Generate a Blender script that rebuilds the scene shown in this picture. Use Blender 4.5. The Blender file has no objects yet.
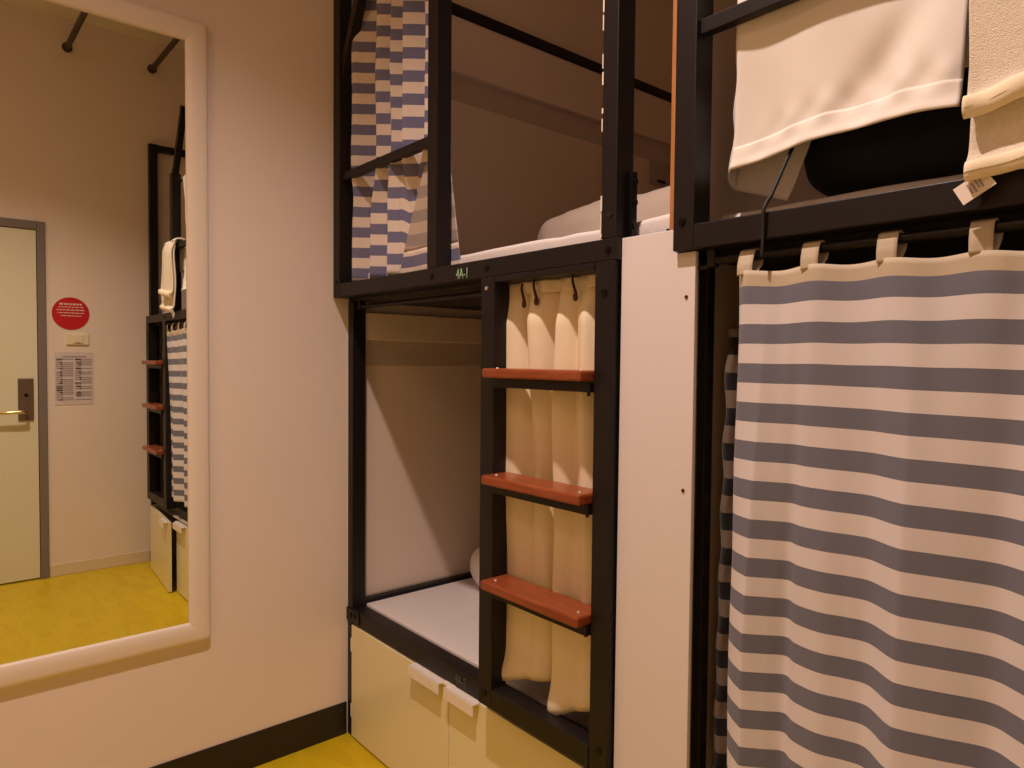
import bpy, bmesh, math, random
from mathutils import Vector, Matrix, noise
random.seed(4)
SC = bpy.context.scene
COL = SC.collection
PI = math.pi

# ------------------------------------------------------------------ materials
def lin(c):
    return tuple((v/12.92 if v <= .04045 else ((v+.055)/1.055)**2.4) for v in c)

def rgb(r, g, b):
    return lin((r/255, g/255, b/255)) + (1,)

def new_mat(name):
    m = bpy.data.materials.new(name); m.use_nodes = True
    nt = m.node_tree
    return m, nt, nt.nodes['Principled BSDF']

def N(nt, typ, **kw):
    n = nt.nodes.new(typ)
    for k, v in kw.items(): setattr(n, k, v)
    return n

def mat(name, col, rough=.6, metal=0, var=.0, vscale=4, bump=0, bscale=200, spec=.5, coat=0):
    m, nt, b = new_mat(name)
    b.inputs['Base Color'].default_value = col
    b.inputs['Roughness'].default_value = rough
    b.inputs['Metallic'].default_value = metal
    b.inputs['Specular IOR Level'].default_value = spec
    if coat:
        b.inputs['Coat Weight'].default_value = coat
    tc = N(nt, 'ShaderNodeTexCoord')
    if var:
        n = N(nt, 'ShaderNodeTexNoise'); n.inputs['Scale'].default_value = vscale; n.inputs['Detail'].default_value = 5
        nt.links.new(tc.outputs['Object'], n.inputs['Vector'])
        mx = N(nt, 'ShaderNodeMix', data_type='RGBA')
        mx.inputs[6].default_value = tuple(c*(1-var) for c in col[:3]) + (1,)
        mx.inputs[7].default_value = tuple(min(1, c*(1+var)) for c in col[:3]) + (1,)
        nt.links.new(n.outputs['Fac'], mx.inputs[0])
        nt.links.new(mx.outputs[2], b.inputs['Base Color'])
    if bump:
        n2 = N(nt, 'ShaderNodeTexNoise'); n2.inputs['Scale'].default_value = bscale; n2.inputs['Detail'].default_value = 3
        nt.links.new(tc.outputs['Object'], n2.inputs['Vector'])
        bp = N(nt, 'ShaderNodeBump'); bp.inputs['Strength'].default_value = bump; bp.inputs['Distance'].default_value = .004
        nt.links.new(n2.outputs['Fac'], bp.inputs['Height'])
        nt.links.new(bp.outputs['Normal'], b.inputs['Normal'])
    return m

def stripe_mat(name, light, dark, period, duty=.5):
    """woven horizontal stripes: UV.y is cloth length in metres"""
    m, nt, b = new_mat(name)
    b.inputs['Roughness'].default_value = .9
    b.inputs['Specular IOR Level'].default_value = .15
    b.inputs['Sheen Weight'].default_value = .1
    uv = N(nt, 'ShaderNodeUVMap'); uv.uv_map = 'UVMap'
    sp = N(nt, 'ShaderNodeSeparateXYZ'); nt.links.new(uv.outputs['UV'], sp.inputs[0])
    d = N(nt, 'ShaderNodeMath', operation='DIVIDE'); d.inputs[1].default_value = period
    nt.links.new(sp.outputs['Y'], d.inputs[0])
    fr = N(nt, 'ShaderNodeMath', operation='FRACT'); nt.links.new(d.outputs[0], fr.inputs[0])
    lt = N(nt, 'ShaderNodeMath', operation='LESS_THAN'); lt.inputs[1].default_value = duty
    nt.links.new(fr.outputs[0], lt.inputs[0])
    # weave: fine thread noise
    mp = N(nt, 'ShaderNodeMapping'); mp.inputs['Scale'].default_value = (900, 900, 1)
    nt.links.new(uv.outputs['UV'], mp.inputs['Vector'])
    nz = N(nt, 'ShaderNodeTexNoise'); nz.inputs['Scale'].default_value = 1; nz.inputs['Detail'].default_value = 2
    nt.links.new(mp.outputs[0], nz.inputs['Vector'])
    mx = N(nt, 'ShaderNodeMix', data_type='RGBA')
    mx.inputs[6].default_value = light; mx.inputs[7].default_value = dark
    nt.links.new(lt.outputs[0], mx.inputs[0])
    m2 = N(nt, 'ShaderNodeMix', data_type='RGBA', blend_type='MULTIPLY'); m2.inputs[0].default_value = .22
    nt.links.new(mx.outputs[2], m2.inputs[6]); nt.links.new(nz.outputs['Color'], m2.inputs[7])
    nt.links.new(m2.outputs[2], b.inputs['Base Color'])
    bp = N(nt, 'ShaderNodeBump'); bp.inputs['Strength'].default_value = .08; bp.inputs['Distance'].default_value = .001
    nt.links.new(nz.outputs['Fac'], bp.inputs['Height']); nt.links.new(bp.outputs['Normal'], b.inputs['Normal'])
    return m

def floor_mat():
    m, nt, b = new_mat('yellow_linoleum')
    tc = N(nt, 'ShaderNodeTexCoord')
    mp = N(nt, 'ShaderNodeMapping'); mp.inputs['Scale'].default_value = (1, 3.2, 1); mp.inputs['Rotation'].default_value = (0, 0, .5)
    nt.links.new(tc.outputs['Object'], mp.inputs[0])
    n = N(nt, 'ShaderNodeTexNoise'); n.inputs['Scale'].default_value = 5; n.inputs['Detail'].default_value = 8; n.inputs['Distortion'].default_value = 1.2
    nt.links.new(mp.outputs[0], n.inputs['Vector'])
    r = N(nt, 'ShaderNodeValToRGB')
    r.color_ramp.elements[0].position = .3; r.color_ramp.elements[0].color = YEL0
    r.color_ramp.elements[1].position = .62; r.color_ramp.elements[1].color = YEL1
    nt.links.new(n.outputs['Fac'], r.inputs[0]); nt.links.new(r.outputs[0], b.inputs['Base Color'])
    b.inputs['Roughness'].default_value = .42
    b.inputs['Specular IOR Level'].default_value = .35
    return m

def wood_mat(name, c0, c1, scale, rough=.35):
    m, nt, b = new_mat(name)
    tc = N(nt, 'ShaderNodeTexCoord')
    mp = N(nt, 'ShaderNodeMapping'); mp.inputs['Scale'].default_value = scale
    nt.links.new(tc.outputs['Object'], mp.inputs[0])
    n = N(nt, 'ShaderNodeTexNoise'); n.inputs['Scale'].default_value = 6; n.inputs['Detail'].default_value = 6; n.inputs['Distortion'].default_value = .6
    nt.links.new(mp.outputs[0], n.inputs['Vector'])
    r = N(nt, 'ShaderNodeValToRGB')
    r.color_ramp.elements[0].position = .3; r.color_ramp.elements[0].color = c0
    r.color_ramp.elements[1].position = .7; r.color_ramp.elements[1].color = c1
    nt.links.new(n.outputs['Fac'], r.inputs[0]); nt.links.new(r.outputs[0], b.inputs['Base Color'])
    b.inputs['Roughness'].default_value = rough
    return m

def chipped_mat():
    """black paint worn through to pale primer along one edge"""
    return mat('worn_primer', rgb(235, 225, 215), .5)

YEL0 = (.56, .40, .008, 1); YEL1 = (.64, .475, .012, 1)
M = {
 'wall': mat('painted_wall', (.80, .70, .65, 1), .85, var=.03, vscale=3, bump=.12, bscale=260, spec=.2),
 'ceil': mat('ceiling_paint', (.80, .76, .68, 1), .9, var=.02, bump=.1, spec=.2),
 'wall_in': mat('bunk_wall_shaded', (.78, .66, .58, 1), .8, var=.03, vscale=3, bump=.15, bscale=260, spec=.2),  # wall colour made darker and redder to carry the shade inside the berths
 'trim': mat('bunk_band_darker', (.55, .46, .40, 1), .7, var=.03, bump=.1),  # darker tone for the band below each ledge
 'floor': floor_mat(),
 'base_black': mat('black_skirting', (.012, .009, .009, 1), .45, var=.2, vscale=20),
 'base_beige': mat('beige_skirting', (.70, .60, .45, 1), .6, var=.05),
 'steel': mat('black_powder_coat', (.0105, .0075, .0078, 1), .45, var=.25, vscale=60, bump=.06, bscale=700, spec=.32),
 'bolt': mat('black_bolt', (.006, .006, .007, 1), .35, metal=.6, var=.2, vscale=80),
 'chrome': mat('steel_screw', (.92, .88, .82, 1), .5, metal=1, var=.05, vscale=90),
 'primer': chipped_mat(),
 'panel': mat('white_melamine', (.75, .71, .75, 1), .45, var=.02, vscale=8, bump=.03, bscale=400),
 'door': mat('cabinet_melamine', (.80, .75, .50, 1), .22, var=.02, vscale=5, spec=.4),
 'tab': mat('white_plastic', (.86, .80, .74, 1), .35, var=.02, vscale=30),
 'rung': wood_mat('red_stained_wood', rgb(130, 60, 32), rgb(154, 80, 44), (1.5, 14, 14), .32),
 'ply': wood_mat('plywood_edge', rgb(166, 108, 60), rgb(188, 128, 76), (30, 30, 1.5), .5),
 'lam': mat('beige_laminate', (.60, .50, .42, 1), .5, var=.03),
 'sheet': mat('white_sheet', (.70, .66, .67, 1), .9, var=.03, vscale=10, bump=.2, bscale=60, spec=.15),
 'duvet': mat('cream_duvet', (.62, .53, .47, 1), .9, var=.05, vscale=8, bump=.3, bscale=40, spec=.15),
 'cream': mat('cream_lining', (.86, .76, .57, 1), .85, var=.04, vscale=12, bump=.1, bscale=500, spec=.15),
 'satin': mat('ivory_cotton', (.80, .77, .74, 1), .75, var=.02, vscale=12, bump=.06, bscale=600, spec=.2),
 'terry': mat('cream_terry', (.87, .79, .68, 1), 1, var=.12, vscale=160, bump=.7, bscale=650, spec=.05),
 'terry_hem': mat('cream_towel_hem', (.86, .78, .60, 1), .9, var=.04, vscale=60, bump=.15, bscale=600, spec=.1),
 'hem': mat('beige_curtain_tape', (.54, .47, .37, 1), .85, var=.05, vscale=30, bump=.1, bscale=600, spec=.15),
 'stripe': stripe_mat('blue_stripe_cotton', (.80, .765, .83, 1), (.19, .20, .28, 1), .0637),
 'stripe_l': stripe_mat('violet_stripe_cotton', (.82, .72, .66, 1), (.19, .19, .33, 1), .0637),
 'stripe_back': stripe_mat('stripe_reverse', (.60, .50, .45, 1), (.38, .32, .32, 1), .0637),
 'stripe_shade': stripe_mat('shaded_stripe_cotton', (.20, .15, .12, 1), (.018, .015, .018, 1), .0637),  # stripe colours darkened to stand in for shade behind the big curtain
 'black_cloth': mat('black_nylon', (.006, .006, .007, 1), .75, var=.3, vscale=40, bump=.2, bscale=300),
 'cord': mat('black_cord', (.01, .01, .01, 1), .6, var=.1, vscale=60),
 'hook': mat('brown_hook', (.06, .03, .02, 1), .4, metal=.5, var=.2, vscale=80),
 'mframe': mat('white_lacquer_frame', (.80, .71, .63, 1), .4, var=.015, vscale=6),
 'red': mat('red_sticker', rgb(196, 18, 36), .45, var=.04, vscale=20),
 'print_w': mat('white_print', (.75, .60, .55, 1), .6, var=.03),
 'paper': mat('notice_paper', (.66, .58, .60, 1), .7, var=.04, vscale=40),
 'print_g': mat('grey_print', (.36, .30, .35, 1), .7, var=.05),
 'switch': mat('switch_plastic', (.80, .72, .52, 1), .4, var=.02),
 'dframe': mat('grey_door_frame', (.20, .17, .16, 1), .5, var=.06, vscale=14),
 'dslab': mat('pale_door_laminate', (.74, .72, .58, 1), .5, var=.02),
 'bronze': mat('brushed_plate', (.17, .12, .09, 1), .4, metal=.5, var=.12, vscale=50),
 'brass': mat('satin_lever', (.80, .68, .42, 1), .28, metal=1, var=.05, vscale=40),
 'pipe': mat('dark_pipe', (.06, .045, .035, 1), .5, var=.2, vscale=30),
 'green_ink': mat('pale_green_lettering', (.30, .50, .36, 1), .6, var=.05),
 'green_dim': mat('dull_green_lettering', (.085, .11, .09, 1), .6, var=.1),  # duller green than the upper bed number
 'grey_sock': mat('grey_socket_plastic', (.44, .37, .34, 1), .5, var=.05),
 'tag': mat('white_satin_tag', (.80, .72, .66, 1), .5, var=.05, vscale=60),
}
def mirror_mat():
    m, nt, b = new_mat('mirror_silver')
    b.inputs['Base Color'].default_value = (.87, .89, .80, 1)
    b.inputs['Metallic'].default_value = 1
    b.inputs['Roughness'].default_value = 0
    return m
M['mirror'] = mirror_mat()

# ------------------------------------------------------------------ helpers
BASE = {}          # object -> world base of its top-level thing

def thing(name, label, cat, loc, group=None):
    o = bpy.data.objects.new(name, None); COL.objects.link(o)
    o.empty_display_size = .1
    o.location = loc
    o['label'] = label; o['category'] = cat
    if group: o['group'] = group
    BASE[o.name] = Vector(loc)
    return o

def finish(name, bm, m, parent=None, smooth=False, base=None):
    if parent is not None: base = BASE[parent.name]
    if base is None: base = Vector((0, 0, 0))
    base = Vector(base)
    bmesh.ops.translate(bm, verts=bm.verts, vec=-base)
    me = bpy.data.meshes.new(name); bm.to_mesh(me); bm.free()
    for x in (m if isinstance(m, (list, tuple)) else [m]): me.materials.append(x)
    if smooth:
        for p in me.polygons: p.use_smooth = True
    o = bpy.data.objects.new(name, me); COL.objects.link(o)
    if parent is not None:
        o.parent = parent
    else:
        o.location = base
    BASE[o.name] = base
    return o

def box_into(bm, a, b, bevel=.0, seg=2, mi=0):
    r = bmesh.ops.create_cube(bm, size=1)
    vs = r['verts']
    c = [(a[i]+b[i])/2 for i in range(3)]; s = [abs(b[i]-a[i]) for i in range(3)]
    for v in vs: v.co = Vector((c[0]+v.co.x*s[0], c[1]+v.co.y*s[1], c[2]+v.co.z*s[2]))
    fs = set(f for v in vs for f in v.link_faces)
    for f in fs: f.material_index = mi
    if bevel:
        es = list(set(e for v in vs for e in v.link_edges))
        bmesh.ops.bevel(bm, geom=es, offset=bevel, segments=seg, profile=.5, affect='EDGES')

def box(name, a, b, m, parent=None, bevel=.002, base=None, seg=2):
    bm = bmesh.new(); box_into(bm, a, b, bevel, seg)
    return finish(name, bm, m, parent, base=base)

def cyl_into(bm, p0, p1, r, n=12, r2=None, mi=0):
    p0 = Vector(p0); p1 = Vector(p1); d = p1-p0
    res = bmesh.ops.create_cone(bm, cap_ends=True, segments=n, radius1=r, radius2=r if r2 is None else r2, depth=d.length)
    q = Vector((0, 0, 1)).rotation_difference(d.normalized())
    mt = Matrix.Translation((p0+p1)/2) @ q.to_matrix().to_4x4()
    bmesh.ops.transform(bm, matrix=mt, verts=res['verts'])
    for f in set(f for v in res['verts'] for f in v.link_faces): f.material_index = mi

def bar_between(name, p0, p1, w, d, m, parent):
    """rectangular bar from p0 to p1, w in the bunk plane, d along Y"""
    p0 = Vector(p0); p1 = Vector(p1); L = (p1-p0).length
    bm = bmesh.new(); box_into(bm, (-w/2, -d/2, 0), (w/2, d/2, L), .002)
    ax = (p1-p0).normalized(); yy = Vector((0, 1, 0)); xx = yy.cross(ax).normalized()
    mt = Matrix((xx, yy, ax)).transposed().to_4x4(); mt.translation = p0
    bmesh.ops.transform(bm, matrix=mt, verts=bm.verts)
    return finish(name, bm, m, parent)

def tube_into(bm, pts, r, n=8, mi=0):
    pts = [Vector(p) for p in pts]; rings = []
    up = Vector((.31, .52, .79))
    for i, p in enumerate(pts):
        t = (pts[min(i+1, len(pts)-1)]-pts[max(i-1, 0)]).normalized()
        a = t.cross(up).normalized(); b = t.cross(a).normalized()
        rr = r[i] if isinstance(r, (list, tuple)) else r
        rings.append([bm.verts.new(p+(a*math.cos(2*PI*k/n)+b*math.sin(2*PI*k/n))*rr) for k in range(n)])
    for i in range(len(rings)-1):
        for k in range(n):
            f = bm.faces.new((rings[i][k], rings[i][(k+1) % n], rings[i+1][(k+1) % n], rings[i+1][k])); f.smooth = True; f.material_index = mi
    bm.faces.new(rings[0][::-1]); bm.faces.new(rings[-1])

def spline(pts, n):
    """Catmull-Rom through points (tuples), n samples, uniform in arc length"""
    P = [Vector(p) for p in pts]; out = []
    for i in range(len(P)-1):
        a = P[max(i-1, 0)]; b = P[i]; c = P[i+1]; d = P[min(i+2, len(P)-1)]
        for k in range(16):
            t = k/16
            out.append(.5*((2*b)+(c-a)*t+(2*a-5*b+4*c-d)*t*t+(3*b-a-3*c+d)*t**3))
    out.append(P[-1])
    L = [0]
    for i in range(1, len(out)): L.append(L[-1]+(out[i]-out[i-1]).length)
    res = []; j = 0
    for k in range(n+1):
        s = L[-1]*k/n
        while j < len(L)-2 and L[j+1] < s: j += 1
        f = (s-L[j])/max(1e-9, L[j+1]-L[j])
        res.append(out[j].lerp(out[j+1], f))
    return res, L[-1]

def cloth(name, fn, nu, nv, m, parent=None, base=None, uvfn=None, thick=.0016, matfn=None):
    """fn(u,v)->(x,y,z), u,v in 0..1 ; uvfn(u,v,co)->(U,V) in metres"""
    bm = bmesh.new(); uvl = bm.loops.layers.uv.new('UVMap')
    g = [[bm.verts.new(fn(i/nu, j/nv)) for j in range(nv+1)] for i in range(nu+1)]
    for i in range(nu):
        for j in range(nv):
            q = ((i, j), (i+1, j), (i+1, j+1), (i, j+1))
            f = bm.faces.new([g[a][b] for a, b in q]); f.smooth = True
            if matfn: f.material_index = matfn((i+.5)/nu, (j+.5)/nv)
            for lp, (a, b) in zip(f.loops, q):
                co = g[a][b].co
                lp[uvl].uv = uvfn(a/nu, b/nv, co) if uvfn else (co.x, co.z)
    o = finish(name, bm, m, parent, base=base)
    if thick:
        md = o.modifiers.new('thickness', 'SOLIDIFY'); md.thickness = thick; md.offset = 0
    return o

def soft_block(name, c, s, m, parent=None, base=None, p=3.5, wob=.008, seed=0, freq=7, n=28, flat=None, mod=None):
    """a soft stuffed block: superellipsoid with wrinkles"""
    bm = bmesh.new()
    bmesh.ops.create_cube(bm, size=2)
    bmesh.ops.subdivide_edges(bm, edges=bm.edges[:], cuts=n, use_grid_fill=True)
    for v in bm.verts:
        d = v.co.normalized()
        k = (abs(d.x)**p+abs(d.y)**p+abs(d.z)**p)**(-1/p)
        q = d*k
        co = Vector((c[0]+q.x*s[0]/2, c[1]+q.y*s[1]/2, c[2]+q.z*s[2]/2))
        nn = noise.noise(co*freq+Vector((seed, 3*seed, 7)))
        n2 = noise.noise(co*freq*2.7+Vector((seed, 5, seed)))
        co += d*(wob*nn+wob*.4*n2)
        if mod: co = mod(co)
        if flat is not None and co.z < flat: co.z = flat
        v.co = co
    return finish(name, bm, m, parent, smooth=True, base=base)

def struct(o, kind='structure'):
    o['kind'] = kind
    return o

def lettering(name, txt, size, x0, y, z0, m, parent, sx=.75):
    cu = bpy.data.curves.new(name, 'FONT'); cu.body = txt; cu.size = size; cu.extrude = .0004
    t = bpy.data.objects.new(name+'_tmp', cu); COL.objects.link(t)
    dg = bpy.context.evaluated_depsgraph_get(); dg.update()
    me = bpy.data.meshes.new_from_object(t.evaluated_get(dg))
    bpy.data.objects.remove(t); bpy.data.curves.remove(cu)
    base = BASE[parent.name]
    for v in me.vertices:
        v.co = Vector((x0+v.co.x*sx, y-v.co.z, z0+v.co.y))-base
    me.materials.clear(); me.materials.append(m)
    o = bpy.data.objects.new(name, me); COL.objects.link(o); o.parent = parent
    BASE[o.name] = base
    return o

# ------------------------------------------------------------------ the room
W = 2.592          # width between the mirror wall and the door wall
YF, YB = -2.6, 2.05
HC = 3.15
def wallbox(name, a, b, m):
    return struct(box(name, a, b, m, bevel=0))
wallbox('floor', (-.1, YF-.1, -.1), (W+.1, YB+.1, 0), M['floor'])
wallbox('ceiling', (-.1, YF-.1, HC), (W+.1, YB+.1, HC+.1), M['ceil'])
wallbox('wall_left', (-.1, YF, 0), (0, YB, HC), M['wall'])
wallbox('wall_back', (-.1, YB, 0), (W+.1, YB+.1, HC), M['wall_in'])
wallbox('wall_front', (-.1, YF-.1, 0), (W+.1, YF, HC), M['wall'])
DY0, DY1, DZ = -1.50, -.520, 1.995      # door opening (frame outside)
bm = bmesh.new()
box_into(bm, (W, DY1, 0), (W+.1, YB, HC)); box_into(bm, (W, YF, 0), (W+.1, DY0, HC)); box_into(bm, (W, DY0, DZ), (W+.1, DY1, HC))
struct(finish('wall_right', bm, M['wall']))
bm = bmesh.new()
box_into(bm, (0, YF, 0), (.005, -.001, .108), .002)
struct(finish('baseboard_left', bm, M['base_black']))
bm = bmesh.new()
box_into(bm, (W-.006, DY1+.002, 0), (W, -.001, .07), .003)
struct(finish('baseboard_right', bm, M['base_beige']))
# wall ledges inside the bunks (boxed pipe cover on the mirror wall)
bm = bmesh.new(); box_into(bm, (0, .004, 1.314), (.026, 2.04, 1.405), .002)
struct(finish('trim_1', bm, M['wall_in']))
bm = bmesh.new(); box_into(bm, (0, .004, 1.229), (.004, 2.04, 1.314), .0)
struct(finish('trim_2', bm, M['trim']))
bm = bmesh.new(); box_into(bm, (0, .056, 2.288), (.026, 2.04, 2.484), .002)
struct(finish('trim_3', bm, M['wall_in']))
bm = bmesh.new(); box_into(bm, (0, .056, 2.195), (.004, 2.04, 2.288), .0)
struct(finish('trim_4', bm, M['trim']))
# thin skin over the bunk side wall, berth shade put into its redder colour
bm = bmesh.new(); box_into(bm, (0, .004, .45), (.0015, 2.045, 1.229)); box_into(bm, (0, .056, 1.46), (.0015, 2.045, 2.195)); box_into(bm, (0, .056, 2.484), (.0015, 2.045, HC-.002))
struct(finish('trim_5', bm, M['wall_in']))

# door, seen in the mirror
dr = thing('door_1', 'pale door with grey frame in the wall opposite the mirror', 'door', (W, (DY0+DY1)/2, 0)); dr['kind'] = 'structure'
bm = bmesh.new()
fw = .040
box_into(bm, (W-.012, DY1-fw, 0), (W+.06, DY1, DZ), .003); box_into(bm, (W-.012, DY0, 0), (W+.06, DY0+fw, DZ), .003)
box_into(bm, (W-.012, DY0+fw, DZ-fw-.006), (W+.06, DY1-fw, DZ), .003)
finish('door_frame', bm, M['dframe'], dr)
box('door_leaf', (W-.004, DY0+fw+.003, .008), (W+.04, DY1-fw-.003, DZ-fw-.009), M['dslab'], dr)
lp = box('lock_plate', (W-.012, -.655, .895), (W-.004, -.583, 1.128), M['bronze'], dr, bevel=.003)
bm = bmesh.new()
cyl_into(bm, (W-.012, -.618, .945), (W-.055, -.618, .945), .009, 14)
tube_into(bm, [(W-.055, -.612, .945), (W-.058, -.65, .946), (W-.056, -.70, .944), (W-.055, -.76, .942)], [.010, .010, .009, .008], 10)
finish('lever_handle', bm, M['brass'], dr)
bm = bmesh.new(); cyl_into(bm, (W-.012, -.618, 1.035), (W-.0155, -.618, 1.035), .010, 16)
finish('keyhole', bm, M['bolt'], dr)

# things on the door wall
st = thing('round_sticker', 'round red sticker with white lines of print beside the door', 'sticker', (W, -.402, 1.402))
bm = bmesh.new(); cyl_into(bm, (W-.0005, -.402, 1.495), (W-.0025, -.402, 1.495), .092, 48); finish('disc', bm, M['red'], st)
bm = bmesh.new()
for k, (w, t) in enumerate([(.11, .010), (.125, .005), (.135, .006), (.13, .005), (.10, .005)]):
    z = 1.548-k*.0165; y0 = -.402+w/2; yy = y0
    while yy > -.402-w/2:
        l = random.uniform(.008, .022); box_into(bm, (W-.0032, max(yy-l, -.402-w/2), z-t/2), (W-.0024, yy, z+t/2)); yy -= l+.004
finish('print', bm, M['print_w'], st)
sw = thing('light_switch', 'cream light switch plate between the red sticker and the notice', 'switch', (W, -.37, 1.315))
box('plate', (W-.009, -.425, 1.318), (W-.0005, -.315, 1.382), M['switch'], sw, bevel=.003)
box('rocker', (W-.013, -.395, 1.326), (W-.008, -.345, 1.374), M['switch'], sw, bevel=.002)
box('switch_slot', (W-.0145, -.381, 1.329), (W-.0125, -.359, 1.333), M['print_g'], sw, bevel=.0005)
nt_ = thing('paper_notice', 'white printed notice sheet on the wall below the light switch', 'notice', (W, -.388, .973))
box('sheet', (W-.002, -.485, .975), (W-.0005, -.292, 1.275), M['paper'], nt_, bevel=0)
bm = bmesh.new()
box_into(bm, (W-.0028, -.445, 1.246), (W-.002, -.33, 1.254))
for c0 in (-.476, -.384):
    z = 1.236
    while z > .995:
        if random.random() < .82: box_into(bm, (W-.0028, c0+.083-random.uniform(0, .03)-.055, z-.0035), (W-.002, c0+.083, z+.0025))
        if random.random() < .9: box_into(bm, (W-.0028, c0, z-.0035), (W-.002, c0+.030, z+.0025))
        z -= .0105
finish('print', bm, M['print_g'], nt_)
for yy, z, lab in ((.030, 2.985, 'dark pipe high on the wall above the right bunk'), (-.405, 2.985, 'dark pipe high on the wall above the red sticker')):
    bm = bmesh.new()
    cyl_into(bm, (W-.0005, yy, z), (W-.014, yy, z), .026, 18); cyl_into(bm, (W-.012, yy, z), (1.86, yy, z), .015, 14)
    pp = finish('ceiling_pipe', bm, M['pipe'], base=(W-.3, yy, z))
    pp['label'] = lab; pp['category'] = 'pipe'; pp['group'] = 'pipes under the ceiling'

# ------------------------------------------------------------------ wall mirror
gy1, gz0, gz1 = -.498, .494, 2.129
gy0 = -1.30; fwid = .059; ft = .024
mr = thing('wall_mirror', 'tall wall mirror in a rounded white frame on the left wall', 'mirror', (0, (gy0+gy1)/2, gz0-fwid))
def frame_ring(t):
    """rounded rectangle from the glass edge (t=0) to the outer edge (t=1)"""
    out = []
    w = fwid*t; rc = .010*t
    for cy, cz, sy, sz in ((gy1, gz1, 1, 1), (gy0, gz1, -1, 1), (gy0, gz0, -1, -1), (gy1, gz0, 1, -1)):
        arc = []
        for k in range(9):
            a = PI/2*k/8
            arc.append((cy+sy*(w-rc+rc*math.cos(a)), cz+sz*(w-rc+rc*math.sin(a))))
        if sy*sz < 0: arc = arc[::-1]
        out += arc
    return out
prof = [(0, .002), (0, .016), (.03, .0185), (.10, .0205), (.22, .0228), (.38, .024), (.55, .0238), (.70, .0232), (.85, .0222), (.94, .0200), (.985, .0165), (1.0, .011), (1.0, .0008)]
bm = bmesh.new(); rings = []
for t, x in prof:
    rings.append([bm.verts.new((x, y, z)) for y, z in frame_ring(max(t, .001))])
for a, b in zip(rings, rings[1:]):
    n = len(a)
    for k in range(n):
        f = bm.faces.new((a[k], a[(k+1) % n], b[(k+1) % n], b[k])); f.smooth = True
bmesh.ops.recalc_face_normals(bm, faces=bm.faces)
finish('mirror_frame', bm, M['mframe'], mr)
box('mirror_glass', (.002, gy0-.002, gz0-.002), (.012, gy1+.002, gz1+.002), M['mirror'], mr, bevel=0)

# ------------------------------------------------------------------ bunk frames
S = M['steel']
YFR, YBK = -.05, -.004          # upper frame and ladder: front and back of the steel section
def bolt_into(bm, x, y, z, r=.007):
    cyl_into(bm, (x, y+.001, z), (x, y-.003, z), r, 6)

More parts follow.
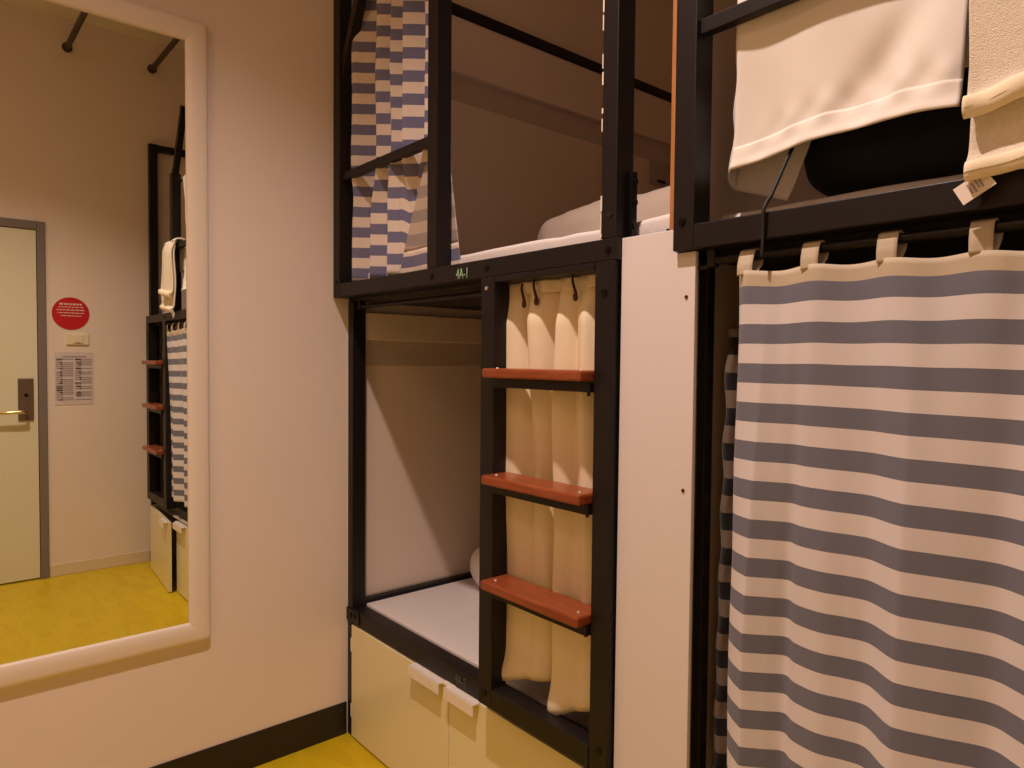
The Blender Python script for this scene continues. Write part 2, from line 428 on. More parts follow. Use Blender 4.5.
def build_bunk(x0, lad0, lad1, xe, right, label):
    t = thing('bunk_bed', label, 'bunk bed', ((x0+xe)/2, 0, 0), 'black steel bunk beds')
    ztop = 2.53
    box('post', (x0+.002, YFR, 1.447), (x0+.045, .0, ztop), S, t)
    box('post', (x0+.545, YFR, 1.4905), (x0+.588, YBK, 2.215), S, t)
    rail = box('upper_rail', (x0+.0452, YFR, 1.447), (lad1 if right else 1.203, YBK, 1.490), S, t)
    g = box('guard_rail', (x0+.0452, YFR+.010, 1.816), (x0+.5448, YFR+.030, 1.842), S, t)
    bar_between('brace', (x0+.030, -.028, 2.14), (x0+.225, -.028, 2.52), .030, .030, S, t)
    bar_between('brace', (x0+.567, -.0275, 2.205), (x0+.395, -.0275, 2.52), .030, .030, S, t)
    if not right:
        p3 = box('post', (1.160, YFR, 1.4905), (1.1995, .0, ztop), S, t)
        # paint knocked off along the left edge
        for z0, z1 in ((1.494, 1.502), (1.506, 1.54), (1.545, 1.575), (1.70, 1.725), (1.735, 1.745), (1.79, 1.815), (1.822, 1.85), (1.895, 1.925), (1.93, 1.962), (1.966, 1.985)):
            w = random.uniform(.0022, .0038)
            bm = bmesh.new(); box_into(bm, (1.1594, YFR-.0006, z0), (1.1594+w, YFR+.0022, z1)); finish('worn_paint', bm, M['primer'], p3)
        bm = bmesh.new()
        box_into(bm, (1.200, -.019, 1.4925), (1.212, -.002, 1.62), .002)
        br = finish('bracket', bm, M['bolt'], t)
        for z in (1.515, 1.56, 1.60):
            bm = bmesh.new(); cyl_into(bm, (1.2115, -.0105, z), (1.2155, -.0105, z), .0065, 8); finish('bolt', bm, M['bolt'], br)
        bm = bmesh.new(); cyl_into(bm, (1.183, YFR+.001, 1.535), (1.183, YFR-.002, 1.535), .005, 10)
        finish('bolt', bm, M['hook'], p3)
        box('side_bar', (.002, -.0+.002, 2.486), (.036, 2.03, 2.522), S, t)
    else:
        box('post', (xe-.046, .003, 1.447), (xe-.002, .048, ztop), S, t)
        box('side_bar', (xe-.038, .0485, 2.492), (xe-.002, 2.03, ztop), S, t)
        box('upper_cross_rail', (lad1+.0005, -.0035, 1.447), (xe-.0025, .040-.038, 1.490), S, t)
    if right: bm = bmesh.new(); cyl_into(bm, (x0+.044, -.014, 2.17), (x0+.546, -.014, 2.17), .006, 10); finish('hanging_rod', bm, S, t)
    # bed base of the upper bunk and rod beneath it
    box('upper_base', (x0+.004, .004, 1.438), ((1.29 if not right else xe-.004), 2.03, 1.478), S, t)
    bm = bmesh.new(); rx1 = 1.15 if not right else lad0-.002
    cyl_into(bm, (x0+.030, .022, 1.420), (rx1, .022, 1.420), .0075, 12)
    for x in (x0+.055, rx1-.03): box_into(bm, (x-.008, .012, 1.412), (x+.008, .032, 1.440), .002)
    if not right: finish('curtain_rod', bm, S, t)
    else:
        bm.free(); bm = bmesh.new()
        cyl_into(bm, (x0+.070, -.026, 1.426), (rx1+.01, -.026, 1.426), .0075, 12)
        box_into(bm, (x0+.062, -.034, 1.415), (x0+.078, -.018, 1.447), .002); box_into(bm, (x0+.03, -.030, 1.412), (x0+.062, -.022, 1.420), .002)
        finish('curtain_rod', bm, S, t)
    # lower frame
    lx = .022 if right else .002
    lxe = xe-.004 if right else 1.351
    box('post', (x0+lx, .003, .0), (x0+lx+(.018 if right else .034), .028 if right else .05, 1.437), S, t)
    if not right: box('post', (1.166, .003, 0), (1.2, .05, 1.437), S, t)
    else: box('post', (xe-.042, .003, 0), (xe-.004, .05, 1.437), S, t)
    lr = box('lower_rail', (x0+lx+(.0184 if right else .0342), .002, .382), (lxe if not right else xe-.0425, .050, .430), S, t)
    bm = bmesh.new(); box_into(bm, (x0+lx-.0, -.002, .388), (x0+lx+.085, .003, .428), .001)
    finish('corner_bracket', bm, M['bolt'], lr)
    for dx in (.03, .055): bm = bmesh.new(); bolt_into(bm, x0+lx+dx, -.002, .408, .009); finish('bolt', bm, M['bolt'], lr)
    box('lower_side_bar', (x0+lx+.0, .0505, .40), (x0+lx+.028, 2.03, .447), S, t)
    box('lower_base', (x0+lx+.029, .052, .385), (lxe-.03 if not right else xe-.05, 2.03, .400), S, t, bevel=.001)
    # bolts on the upper rail
    for x in ((x0+.022, x0+.567, 1.18, .80) if not right else (x0+.022, x0+.567, lad0+.02)):
        bm = bmesh.new(); bolt_into(bm, x, YFR, 1.468 if x != x0+.022 else 1.497); finish('bolt', bm, M['bolt'], rail)
    # ladder
    lad = box('ladder_stile', (lad0, YFR-.0006, .420), (lad0+.050, YBK, 1.4470), S, t)
    box('ladder_stile', (lad1-.050, YFR-.0006, .420), (lad1, YBK, 1.4470), S, t)
    box('ladder_crossbar', (lad0+.0502, YFR-.0006, .420), (lad1-.0522, YBK, .468), S, t)
    if not right: box('ladder_crossbar', (lad0+.0502, YFR-.0006, 1.432), (lad1-.0522, YBK, 1.4468), S, t)
    for z in (1.232, .985, .739):
        bm = bmesh.new(); box_into(bm, (lad0+.0508, -.088, z-.022), (lad1-.0528, -.006, z), .005, 3)
        r = finish('rung', bm, M['rung'], t)
        for f in r.data.polygons: f.use_smooth = False
        for x in (lad0+.075, lad1-.075):
            bm = bmesh.new(); cyl_into(bm, (x, -.060, z-.0005), (x, -.060, z+.002), .004, 12, .003); finish('screw', bm, M['chrome'], r)
        bm = bmesh.new(); box_into(bm, (lad0+.0508, -.060, z-.044), (lad1-.0528, -.030, z-.0235), .001)
        cyl_into(bm, (lad1-.068, -.045, z-.052), (lad1-.068, -.045, z-.043), .0035, 8)
        finish('rung_bracket', bm, S, r)
    for x, z in ((lad1-.024, 1.385), (lad1-.024, .47), (lad0+.024, .452)):
        bm = bmesh.new(); bolt_into(bm, x, YFR, z, .008); finish('bolt', bm, M['bolt'], lad)
    if not right:
        bm = bmesh.new(); cyl_into(bm, (lad0+.022, YFR+.0005, 1.420), (lad0+.022, YFR-.0035, 1.420), .0045, 12)
        finish('screw', bm, M['chrome'], lad)
        lettering('bed_number', '4A-1', .036, .678, YFR-.0008, 1.452, M['green_ink'], rail, .72)
        lettering('bed_number', '4A-2', .036, .612, .0012, .393, M['green_dim'], lr, .72)
    return t

build_bunk(0.0, .780, 1.197, 1.29, False, 'black steel bunk bed in the corner with an open ladder and bare lower mattress')
build_bunk(1.331, 2.02, 2.43, W, True, 'nearer black steel bunk bed on the right with a striped curtain closing its lower berth')

# divider between the two upper berths: laminate faces and a bare plywood front edge
bm = bmesh.new(); box_into(bm, (1.2905, -.004, 1.482), (1.3195, 2.03, 2.62), .001)
for f in bm.faces: f.material_index = 1 if f.normal.y < -.7 else 0
db = finish('divider_board', bm, [M['lam'], M['ply']], base=(1.312, 1, 1.482))
db['label'] = 'tall divider board with a bare orange plywood edge between the upper berths'; db['category'] = 'board'
box('end_clip', (1.2835, -.004, 1.4825), (1.290, .004, 1.500), M['bolt'], db, bevel=.001)

# white panel between the bunks
pn = thing('white_panel', 'tall plain white panel between the ladder and the striped curtain', 'panel', (1.28, 0, .45))
bm = bmesh.new()
out = [(1.2005, .436), (1.372, .436), (1.372, 1.4455), (1.3300, 1.4455), (1.3300, 1.489), (1.2035, 1.489)]
fr = bm.faces.new([bm.verts.new((x, -.036, z)) for x, z in out])
ex = bmesh.ops.extrude_face_region(bm, geom=[fr])
bmesh.ops.translate(bm, verts=[g for g in ex['geom'] if isinstance(g, bmesh.types.BMVert)], vec=(0, .009, 0))
bmesh.ops.recalc_face_normals(bm, faces=bm.faces)
bmesh.ops.bevel(bm, geom=bm.edges[:], offset=.0012, segments=2, profile=.5, affect='EDGES')
finish('front_board', bm, M['panel'], pn)
box('side_board', (1.332, -.0195, .436), (1.350, 2.02, 1.437), M['lam'], pn, bevel=.001)
for z in (1.366, 1.020):
    bm = bmesh.new(); cyl_into(bm, (1.3545, -.0355, z), (1.3545, -.0375, z), .0034, 10); finish('screw', bm, M['hook'], pn)

# ------------------------------------------------------------------ under-bed cupboards
def cupboard(x0, x1, xm, label, ajar=0, yoff=0):
    t = thing('storage_cupboard', label, 'cupboard', ((x0+x1)/2, .3, 0), 'cupboards under the beds')
    bm = bmesh.new()
    
    # open-fronted carcass as one welded shell
    box_into(bm, (x0, .0175, .004), (x1, .9, .3802))
    fr = [f for f in bm.faces if f.normal.y < -.9]
    r = bmesh.ops.inset_region(bm, faces=fr, thickness=.016)
    bmesh.ops.translate(bm, verts=list({v for f in fr for v in f.verts}), vec=(0, .86, 0))
    finish('cabinet_body', bm, M['lam'], t)
    for side in (0, 1):
        a, b = (x0, xm-.0015) if side == 0 else (xm+.0015, x1)
        d = box('cabinet_door', (a, -.001, .006), (b, .0165, .377), M['door'], t, bevel=.0012)
        h0, h1 = (b-.168, b-.016) if side == 0 else (a+.006, a+.134)
        bm = bmesh.new()
        # folded tab over the top edge with a lip standing off the front
        box_into(bm, (h0, -.024, .3748), (h1, .004, .3800), .001); box_into(bm, (h0, -.0245, .349), (h1, -.0205, .3800), .0012)
        hb = (h1-.001, h1+.020) if side == 0 else (h0-.004, h0+.018)
        box_into(bm, (hb[0], -.010, .3750), (hb[1], .006, .3818), .001)
        hd = finish('handle', bm, M['tab'], d)
        kids = [hd]
        hx = a-.011 if side == 0 else b+.001
        for z in (.065, .285): kids.append(box('hinge', (hx, .001, z), (hx+.0105, .010, z+.045), M['tab'], d, bevel=.001))
        if ajar and side == 1:
            base = BASE[d.name]; piv = Vector((b, 0, 0))-base
            mt = Matrix.Translation(piv) @ Matrix.Rotation(ajar, 4, 'Z') @ Matrix.Translation(-piv)
            for o in [d]+kids: o.data.transform(mt)
    t.location.y += yoff
    return t
cupboard(.037, 1.155, .588, 'pale double-door cupboard under the corner bunk with two white tab handles')
cupboard(1.396, 2.42, 1.88, 'pale double-door cupboard under the right bunk, one door ajar in the mirror', ajar=.075, yoff=-.036)

# ------------------------------------------------------------------ bedding
def mattress(name, a, b, label, m, group='mattresses in the bunks', wave=.003, bev=.02):
    bm = bmesh.new(); bmesh.ops.create_cube(bm, size=1)
    for v in bm.verts: v.co = Vector(((a[0]+b[0])/2+v.co.x*(b[0]-a[0]), (a[1]+b[1])/2+v.co.y*(b[1]-a[1]), (a[2]+b[2])/2+v.co.z*(b[2]-a[2])))
    bmesh.ops.bevel(bm, geom=bm.edges[:], offset=bev, segments=4, profile=.5, affect='EDGES')
    bmesh.ops.subdivide_edges(bm, edges=[e for e in bm.edges if e.calc_length() > .3], cuts=24, use_grid_fill=True)
    for v in bm.verts:
        if v.co.z > (a[2]+b[2])/2:
            v.co.z += wave*(noise.noise(v.co*6)+.6*noise.noise(v.co*14))
    o = finish(name, bm, m, smooth=True, base=((a[0]+b[0])/2, (a[1]+b[1])/2, a[2]))
    o['label'] = label; o['category'] = 'mattress'; o['group'] = group
    return o
mattress('mattress', (.034, .054, .4005), (1.155, 2.0, .436), 'thin white mattress on the lower berth behind the ladder', M['sheet'], wave=.0, bev=.004)
mattress('mattress', (.05, .006, 1.4785), (1.2895, 2.0, 1.528), 'white-sheeted mattress on the upper berth beside the bunched curtain', M['sheet'], wave=.006, bev=.012)
mattress('mattress', (1.345, .056, 1.4785), (2.53, 2.0, 1.525), 'white-sheeted mattress under the black bag', M['sheet'], wave=.004)

def roll_mod(co): return co
q = soft_block('folded_duvet', (.86, .50, 1.614), (.80, .34, .185), M['duvet'], base=(.87, .52, 1.528), p=3.2, wob=.012, seed=3, flat=1.529)
q['label'] = 'cream folded duvet lying on the upper mattress by the socket'; q['category'] = 'duvet'
q = soft_block('pillow', (.375, .52, .515), (.60, .28, .19), M['sheet'], base=(.375, .52, .437), p=2.8, wob=.008, seed=9, flat=.437)
q['label'] = 'white pillow on the lower mattress half hidden by the ladder'; q['category'] = 'pillow'
sk = thing('wall_socket', 'small grey socket plate on the wall above the folded duvet', 'socket', (.0015, 1.62, 2.03))
box('plate', (.0018, 1.545, 2.085), (.012, 1.70, 2.20), M['grey_sock'], sk, bevel=.003)
box('socket_slot', (.0115, 1.595, 2.098), (.016, 1.655, 2.112), M['bolt'], sk, bevel=.002)

# ------------------------------------------------------------------ curtains
# 1. upper left, bunched behind the guard frame
uc = thing('striped_curtain', 'blue and white striped curtain bunched in the top left berth', 'curtain', (.32, -.012, 1.49), 'striped curtains')
foldsU = [(.062, -.012), (.097, -.030), (.120, -.002), (.143, .024), (.150, .026), (.155, .020), (.235, -.027), (.250, -.031), (.262, -.018), (.276, -.002), (.283, -.004), (.322, -.028), (.329, -.030), (.340, -.016), (.350, -.005), (.356, -.006),
          (.390, -.029), (.396, -.030), (.415, -.008), (.432, .013), (.440, .014), (.498, -.027), (.507, -.030), (.520, -.016), (.530, -.004), (.536, .01)]
foldsD = [(.064, -.012), (.098, -.030), (.116, -.008), (.131, .009), (.137, .010), (.205, -.026), (.212, -.030), (.228, -.010), (.242, .006), (.248, .008), (.304, -.026), (.312, -.030), (.323, -.016), (.334, -.004), (.340, -.004),
          (.352, .006), (.358, .012), (.364, .016), (.370, .018), (.376, .020), (.384, .022), (.392, .023), (.40, .024), (.408, .025), (.416, .026), (.424, .027)]
NC = 260
def resample(P):
    """same parameter for both profiles: sample control polygon index"""
    out = []
    V = [Vector((x, y, 0)) for x, y in P]
    for k in range(NC+1):
        q = k/NC*(len(V)-1); i = min(int(q), len(V)-2); t = q-i
        a = V[max(i-1, 0)]; b = V[i]; c = V[i+1]; d = V[min(i+2, len(V)-1)]
        out.append(.5*((2*b)+(c-a)*t+(2*a-5*b+4*c-d)*t*t+(3*b-a-3*c+d)*t**3))
    return out
Upath, Dpath = resample(foldsU), resample(foldsD)
def uc_fn(u, v):
    z = 1.497+v*1.0
    k = int(round(u*NC)); t = min(1, max(0, (z-1.70)/.14)); t = t*t*(3-2*t)
    p = Dpath[k].lerp(Upath[k], t)
    wob = .003*noise.noise(Vector((u*9, z*5, 1)))
    bul = .006*math.exp(-((z-1.76)/.06)**2)*math.sin(u*34+1)
    return (p.x+wob+bul, max(-.037, min(.03, p.y+wob+bul*.5)), z)
slip = [(0, 0), (.18, 0), (.23, .005), (.38, .005), (.43, -.022), (.57, -.022), (.62, -.012), (.8, -.012), (.84, 0), (1, 0)]
def slipv(u):
    for (a, x), (b, y) in zip(slip, slip[1:]):
        if a <= u <= b: return x+(y-x)*(u-a)/(b-a)
    return 0
cloth('curtain_cloth', uc_fn, NC, 70, M['stripe_l'], uc, uvfn=lambda u, v, co: (u*1.2, co.z-1.5357+.0637*.5+slipv(u)))
def flap_fn(u, v):
    # the trailing edge of the curtain turned over, reverse side out
    z = 1.556+v*.95
    h = min(1, (z-1.49)/.36)
    xl = .352+.150*h**1.15; xr = .628-.058*h**.8
    return (xl+(xr-xl)*u, -.010+.016*u+.006*math.sin(u*9+v*5)-.004, z)
cloth('curtain_flap', flap_fn, 36, 70, M['stripe_back'], uc, uvfn=lambda u, v, co: (co.x, co.z-1.5357+.028+.010*u))
def hemfn(u, v):
    z = 1.4935+v*.064
    h = (z-1.49)/.36
    xl = .352+.150*h**1.15; xr = .630-.058*h**.8
    return (xl+(xr-xl)*u, -.010+.016*u+.006*math.sin(u*9+v*.34)-.0055, z)
cloth('curtain_hem', hemfn, 36, 8, M['stripe_l'], uc, uvfn=lambda u, v, co: (co.x, co.z-1.5115+.0637))

# 2. cream curtain behind the ladder (reverse side of the lower berth curtain)
cc = thing('cream_curtain', 'cream curtain hanging behind the ladder in the lower berth', 'curtain', (.96, .05, .45))
cp = [(.720, .050), (.735, .062), (.755, .030), (.785, -.012), (.835, -.010), (.860, .006), (.876, .036), (.886, .010), (.910, -.020), (.945, -.012), (.966, .022), (.976, .040), (.986, .016),
      (1.000, -.020), (1.03, -.008), (1.045, .014), (1.056, -.004), (1.085, -.018), (1.115, .004), (1.15, .02)]
cpath, CL = spline([(x, y, 0) for x, y in cp], 150)
cb = [(.745, .060), (.760, .075), (.778, .036), (.805, .004), (.845, -.004), (.880, -.002), (.905, .004), (.925, .002), (.945, .008), (.962, .030), (.966, .075), (.970, .095), (.974, .050),
      (.984, .0), (1.015, -.006), (1.045, .002), (1.06, .006), (1.085, -.004), (1.115, .002), (1.15, .02)]
cbot, CL2 = spline([(x, y, 0) for x, y in cb], 150)
def cc_fn(u, v):
    k = int(round(u*150)); x = cpath[k].x
    xb = cbot[k].x
    zb = .452+.40*max(0, xb-.966) if xb > .966 else .474+.28*max(0, xb-.80)
    zb += .004*math.sin(u*23)
    z = zb+v*(1.432-zb)
    t = v*v*(3-2*v)
    p = cbot[k].lerp(cpath[k], t)
    w = .006*noise.noise(Vector((u*7, z*4, 3)))
    puff = -.012*math.exp(-((v-.02)/.035)**2)
    squeeze = 1-.5*min(1, max(0, (v-.90)/.06))
    y = .010+(p.y-.010)*squeeze+w+puff*(1 if p.y < .03 else 0)
    return (p.x+w, max(-.026, y), z)
cloth('curtain_cloth', cc_fn, 150, 70, M['cream'], cc)
def pleat_fn(u, v):
    return (.760+.385*u, -.002+.006*math.sin(u*34)+.004*math.sin(u*11), 1.404+v*.027)
cloth('heading_tape', pleat_fn, 80, 6, M['cream'], cc)
for hx, dz in ((.896, 0), (.937, .004), (1.060, .006)):
    bm = bmesh.new()
    hx -= .012
    pts = [(hx, -.012, 1.428+dz), (hx+.002, -.015, 1.416+dz), (hx+.008, -.017, 1.402+dz), (hx+.014, -.017, 1.386+dz), (hx+.013, -.015, 1.376+dz), (hx+.007, -.013, 1.376+dz), (hx+.006, -.011, 1.386+dz)]
    sp, _ = spline(pts, 24); tube_into(bm, sp, [.0022+.0022*(i/24) for i in range(25)], 8)
    finish('curtain_hook', bm, M['hook'], cc)

# 3. big striped curtain on the right
rc = thing('striped_curtain', 'large blue and white striped tab-top curtain across the right lower berth', 'curtain', (1.77, -.03, .47), 'striped curtains')
low = [(1.495, .050), (1.460, .036), (1.438, .012), (1.435, -.006), (1.455, -.028), (1.477, -.0435), (1.4845, -.0455), (1.510, -.024), (1.535, -.004), (1.560, -.018), (1.600, -.022), (1.636, -.008), (1.667, -.004), (1.705, -.034), (1.723, -.038),
       (1.765, -.020), (1.820, .004), (1.857, -.014), (1.90, -.042), (1.94, -.030), (1.98, -.006), (2.02, -.020), (2.055, -.045)]
top = [(1.484, .010), (1.466, .004), (1.450, -.006), (1.449, -.018), (1.458, -.032), (1.470, -.043), (1.478, -.046), (1.500, -.042), (1.535, -.034), (1.560, -.038), (1.595, -.044), (1.636, -.034), (1.667, -.034), (1.700, -.044), (1.725, -.044),
       (1.765, -.036), (1.820, -.042), (1.857, -.036), (1.90, -.044), (1.94, -.040), (1.98, -.034), (2.02, -.040), (2.055, -.042)]
NU = 260
lowp, _ = spline([(x, y, 0) for x, y in low], NU); topp, RL = spline([(x, y, 0) for x, y in top], NU)
ZB, ZT = .485, 1.3985
def sag(x): return .0022*math.cos((x-1.473)/.111*2*PI)
def rc_fn(u, v):
    k = int(round(u*NU)); z0 = ZB+v*(ZT-ZB)
    t = min(1, max(0, (z0-.75)/.62)); t = t**1.3
    p = lowp[k].lerp(topp[k], t)
    w = .003*noise.noise(Vector((p.x*12, z0*5, 8)))*(1-t*.5)
    z = z0+(sag(p.x)*v**10)-.022*max(0, p.x-1.6)*v
    return (p.x+w*.6, p.y+w, z)
def rc_uv(u, v, co):
    z0 = ZB+v*(ZT-ZB)
    return (u*RL, (z0-1.3765)-.0+.0637*.5)
cloth('curtain_cloth', rc_fn, NU, 110, [M['stripe'], M['hem']], rc, uvfn=rc_uv, matfn=lambda u, v: 1 if ZB+v*(ZT-ZB) > 1.3765 else 0, thick=.0018)
for i, tx in enumerate((1.473, 1.581, 1.692, 1.806, 1.918, 2.025)):
    py = min(topp, key=lambda p: abs(p.x-tx)).y
    def tab_fn(u, v, tx=tx, py=py):
        # strip that climbs the front, loops over the rod and comes down behind it
        L = [(py+.0005, 1.393), (py*.6-.017, 1.410), (-.0395, 1.424), (-.0355, 1.4335), (-.026, 1.4375), (-.0165, 1.4335), (-.0145, 1.424), (-.020, 1.411), (py+.004, 1.394)]
        q = v*(len(L)-1); k = min(int(q), len(L)-2); f = q-k
        return (tx-.0135+.027*u+(.004 if v > .6 else 0), L[k][0]+(L[k+1][0]-L[k][0])*f, L[k][1]+(L[k+1][1]-L[k][1])*f)
    cloth('curtain_tab', tab_fn, 4, 32, M['hem'], rc, thick=.002)

# striped curtain inside the right lower berth, deep shade put into its colours
dc = thing('inner_curtain', 'striped curtain with deep shade painted into its colours, peeping out behind the large blue striped one', 'curtain', (1.46, .10, .47))
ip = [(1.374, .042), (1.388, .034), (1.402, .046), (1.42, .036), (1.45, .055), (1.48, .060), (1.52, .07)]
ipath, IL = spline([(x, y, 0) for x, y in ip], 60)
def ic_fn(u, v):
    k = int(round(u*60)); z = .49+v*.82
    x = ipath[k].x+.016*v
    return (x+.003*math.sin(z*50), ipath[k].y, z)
cloth('curtain_cloth', ic_fn, 60, 50, M['stripe_shade'], dc, uvfn=lambda u, v, co: (u*IL, co.z+.01))

# ------------------------------------------------------------------ things hung on the right upper berth
bl = thing('cotton_sheet', 'smooth ivory cotton sheet hung with its wide hem down inside the right guard rail', 'sheet', (1.6, .03, 1.55))
ZH = 2.172
def sheet_front(u, v):
    x0 = 1.424; x1 = 1.774
    zb = 1.580+.014*math.sin(PI*u)+.010*u
    z = zb+(ZH-zb)*v
    x = x0+(x1-x0)*u+.010*(1-u)*min(1, v*3)
    y = -.010+.012*math.sin(u*5.0+.3)*(1-v)+.006*math.sin(u*12+v*3)*(1-v)
    g = math.exp(-((z-1.829)/.10)**2)
    y = y*(1-g)+g*(-.0165+.0035*math.sin(u*9)+.012*u)
    y = y*(1-max(0, (v-.8)/.2))+(-.022)*max(0, (v-.8)/.2)
    fold = .016*math.exp(-((u-.58-(z-1.62)*1.6)/.10)**2)*math.exp(-((z-1.68)/.07)**2)
    pk = .004*math.sin(u*38)*math.exp(-((z-zb-.05)/.02)**2)*min(1, u*2)
    return (x, y+fold+pk-.008*math.exp(-(v/.02)**2), z)
cloth('sheet_front', sheet_front, 80, 120, M['satin'], bl, thick=.003)
def hem_band(u, v):
    x, y, z = sheet_front(u, 0)
    z1 = z+.038*v
    a = sheet_front(u, (z1-z)/(ZH-z))
    return (a[0], a[1]-.0022-.0025*math.sin(PI*v)*(1+.5*math.sin(u*38)), z1-.001)
cloth('sheet_hem', hem_band, 80, 8, M['satin'], bl, thick=.002)
def sheet_back(u, v):
    x0 = 1.392+.028*min(1, v*2); x1 = 1.778
    zb = 1.562-.034*min(1, u*4)+1.1*max(0, u-.25)**1.1
    zb = min(zb, 1.67)
    z = zb+(ZH-zb)*v
    y = .052+.008*math.sin(u*7)-.060*v**3
    return (x0+(x1-x0)*u, y, z)
cloth('sheet_back', sheet_back, 60, 60, M['satin'], bl, thick=.003)
def sheet_side(u, v):
    a = sheet_front(0, v); b = sheet_back(0, v)
    w = .012*math.sin(PI*u)+.006*math.sin(v*40)*math.sin(PI*u)*(1-v)
    return (a[0]+(b[0]-a[0])*u-w*.6, a[1]+(b[1]-a[1])*u, a[2]+(b[2]-a[2])*u)
cloth('sheet_edge', sheet_side, 10, 80, M['satin'], bl, thick=.003)
def sheet_top(u, v):
    a = sheet_front(u, 1); b = sheet_back(u, 1)
    return (a[0]+(b[0]-a[0])*v, a[1]+(b[1]-a[1])*v, ZH+.012*math.sin(PI*v))
cloth('sheet_top', sheet_top, 30, 8, M['satin'], bl, thick=.003)

tw = thing('bath_towel', 'cream terry towel draped over the right guard rail with a white care tag', 'towel', (1.89, -.07, 1.46))
def towel_layer(xa, xb, zb, yf, amp, zt=1.85, lean=0):
    def fn(u, v):
        z = zb+(zt-zb)*v
        x = xa+(xb-xa)*u+lean*(1-v)
        y = yf+amp*math.sin(u*8+.4)+.004*math.sin(u*17+z*20)-.014*math.exp(-(v/.05)**2)
        y = y+(-.055-yf)*max(0, (v-.75)/.25)**2
        return (x, y, z+.030*(u-.0)*(1-v))
    return fn
def towel_top(u, v):
    a = PI*v
    return (1.79+.20*u, -.0315-.026*math.cos(a)*1.0, 1.848+.016*math.sin(a)+.002*math.sin(u*9))
fA = towel_layer(1.795, 1.985, 1.566, -.074, .005)
cloth('front_fold', fA, 60, 70, M['terry'], tw, thick=.009)
fB = towel_layer(1.796, 2.030, 1.488, -.060, .002, 1.83)
cloth('rear_fold', fB, 60, 70, M['terry'], tw, thick=.008)
cloth('top_fold', towel_top, 40, 14, M['terry'], tw, thick=.008)
def back_drop(u, v): return (1.79+.20*u, -.006+.004*math.sin(u*9), 1.70+.148*v)
cloth('back_fold', back_drop, 30, 20, M['terry'], tw, thick=.007)
for fn_ in (fA, fB):
    # smooth rolled selvedge at the lower edge
    bm = bmesh.new(); ring = []
    for i in range(41):
        u = i/40; p = Vector(fn_(u, 0)); rr = .016 if fn_ is fA else .014
        ring.append([bm.verts.new((p.x, p.y+.004+rr*.55*math.cos(a), p.z+rr*.9*math.sin(a)+.004)) for a in [2*PI*k/16 for k in range(16)]])
    for i in range(40):
        for k in range(16):
            f = bm.faces.new((ring[i][k], ring[i+1][k], ring[i+1][(k+1) % 16], ring[i][(k+1) % 16])); f.smooth = True
    bm.faces.new(ring[0]); bm.faces.new(ring[-1][::-1])
    bmesh.ops.recalc_face_normals(bm, faces=bm.faces)
    finish('rolled_hem', bm, M['terry_hem'], tw)
def tag_fn(u, v):
    return (1.785+.040*u+.014*(1-v), -.092+.006*v, 1.462+.036*v-.016*(1-u)*0+.020*u*0+.018*(u-.5)*-.0)
bm = bmesh.new()
c = [(1.780, -.0655, 1.474), (1.793, -.0675, 1.452), (1.828, -.0675, 1.473), (1.814, -.0655, 1.494)]
vs = [bm.verts.new(p) for p in c]+[bm.verts.new((p[0], p[1]+.0012, p[2])) for p in c]
for f in ((0, 1, 2, 3), (7, 6, 5, 4), (0, 4, 5, 1), (1, 5, 6, 2), (2, 6, 7, 3), (3, 7, 4, 0)): bm.faces.new([vs[k] for k in f])
bmesh.ops.recalc_face_normals(bm, faces=bm.faces)
tg = finish('care_tag', bm, M['tag'], tw); tg['label'] = 'small white care tag'
bm = bmesh.new()
a = Vector(c[0]); e1 = (Vector(c[3])-a); e2 = (Vector(c[1])-a)
for k, (s0, s1, t0, t1) in enumerate([(.35, .42, .2, .75), (.47, .54, .25, .8), (.60, .66, .2, .7), (.70, .76, .3, .75)]):
    qv = [a+e1*s0+e2*t0, a+e1*s1+e2*t0, a+e1*s1+e2*t1, a+e1*s0+e2*t1]
    bm.faces.new([bm.verts.new(p+Vector((0, -.0006, 0))) for p in qv])
finish('print', bm, M['print_g'], tg)

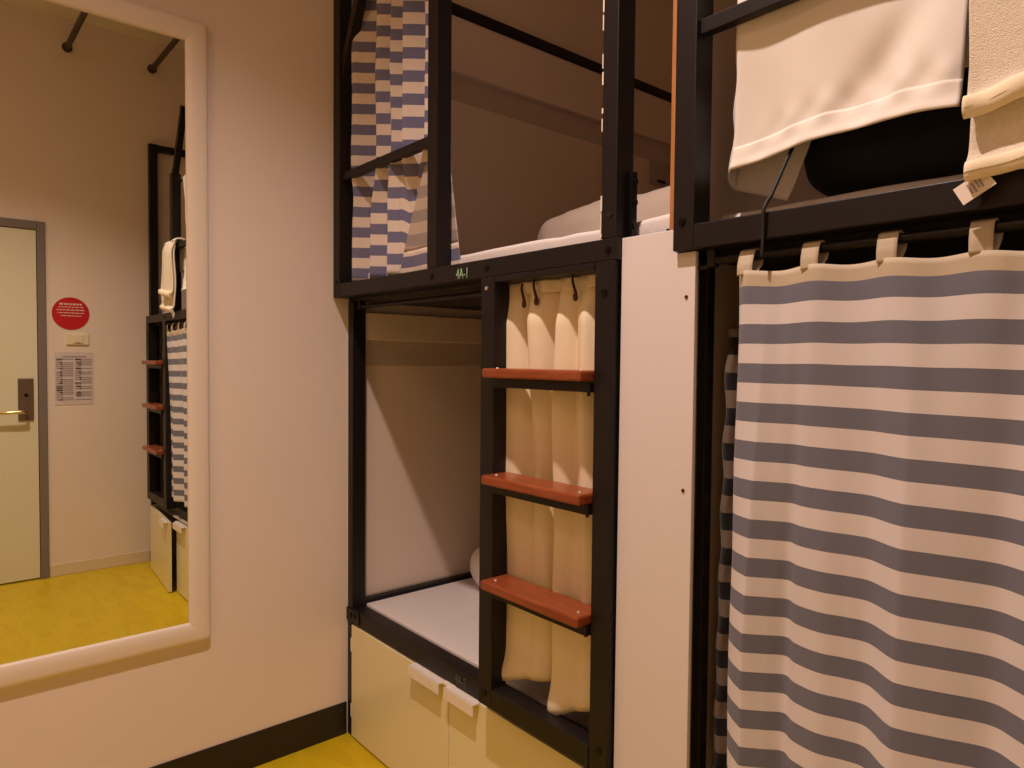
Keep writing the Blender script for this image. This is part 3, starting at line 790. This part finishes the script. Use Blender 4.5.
bag = thing('black_bag', 'black fabric bag on the upper mattress behind the ivory sheet', 'bag', (1.70, .27, 1.525))
soft_block('bag_body', (1.69, .215, 1.65), (.45, .24, .25), M['black_cloth'], bag, p=3.6, wob=.012, seed=5, flat=1.528)
bm = bmesh.new(); sp, _ = spline([(1.58, .16, 1.76), (1.62, .16, 1.80), (1.70, .16, 1.815), (1.78, .16, 1.80), (1.82, .16, 1.76)], 30); tube_into(bm, sp, .009, 8)
finish('carry_handle', bm, M['black_cloth'], bag)
bm = bmesh.new()
sp, _ = spline([(1.530, .020, 1.63), (1.523, -.004, 1.584), (1.516, -.038, 1.522), (1.512, -.0552, 1.496), (1.5105, -.0545, 1.47), (1.510, -.0545, 1.44), (1.5095, -.0545, 1.418)], 50)
tube_into(bm, sp, [.0032]*40+[.0032-.0001*i for i in range(11)], 8)
o = finish('hanging_cord', bm, M['cord'], base=(1.525, -.05, 1.418)); o['label'] = 'thin black cord dangling over the upper rail above the curtain tabs'; o['category'] = 'cord'

# ------------------------------------------------------------------ light
def spot(name, loc, power, radius, size, col):
    l = bpy.data.lights.new(name, 'SPOT'); l.energy = power; l.shadow_soft_size = radius
    l.spot_size = math.radians(size); l.spot_blend = 1; l.color = col
    o = bpy.data.objects.new(name, l); o.location = loc; COL.objects.link(o)
    return o
spot('ceiling_downlight', (1.27, -.83, HC-.03), 196, .035, 112, (1, .76, .64))
l = bpy.data.lights.new('fill_light', 'AREA'); l.shape = 'DISK'; l.size = .5; l.energy = 7.5; l.color = (1, .64, .43)  # added soft fill behind the camera, lifts the dark areas
o = bpy.data.objects.new('fill_light', l); o.location = (1.3, -2.1, HC-.02); COL.objects.link(o)
SC.cycles.max_bounces = 14; SC.cycles.diffuse_bounces = 8
w = bpy.data.worlds.new('room_air'); SC.world = w; w.use_nodes = True
w.node_tree.nodes['Background'].inputs[0].default_value = (.9, .6, .4, 1)
w.node_tree.nodes['Background'].inputs[1].default_value = .0

# ------------------------------------------------------------------ camera
cam = bpy.data.cameras.new('camera'); cam.sensor_fit = 'HORIZONTAL'; cam.sensor_width = 36; cam.lens = 698.45/1024*36
cam.clip_start = .01
co = bpy.data.objects.new('camera', cam); COL.objects.link(co)
right = Vector((0.6493598123359879, 0.7604257976797666, 0.009189142836034846))
down = Vector((0.03134531734605651, -0.01469013024728264, -0.9994006559702634))
fwd = Vector((-0.7598350513127473, 0.6492586590076472, -0.03337496816696712))
mt = Matrix((right, -down, -fwd)).transposed().to_4x4(); mt.translation = Vector((2.1009989198515937, -1.0798730074318497, 1.25))
co.matrix_world = mt
SC.camera = co
SC.view_settings.view_transform = 'Standard'
SC.view_settings.look = 'None'
SC.view_settings.gamma = 1
SC.view_settings.use_curve_mapping = False
SC.view_settings.exposure = 0
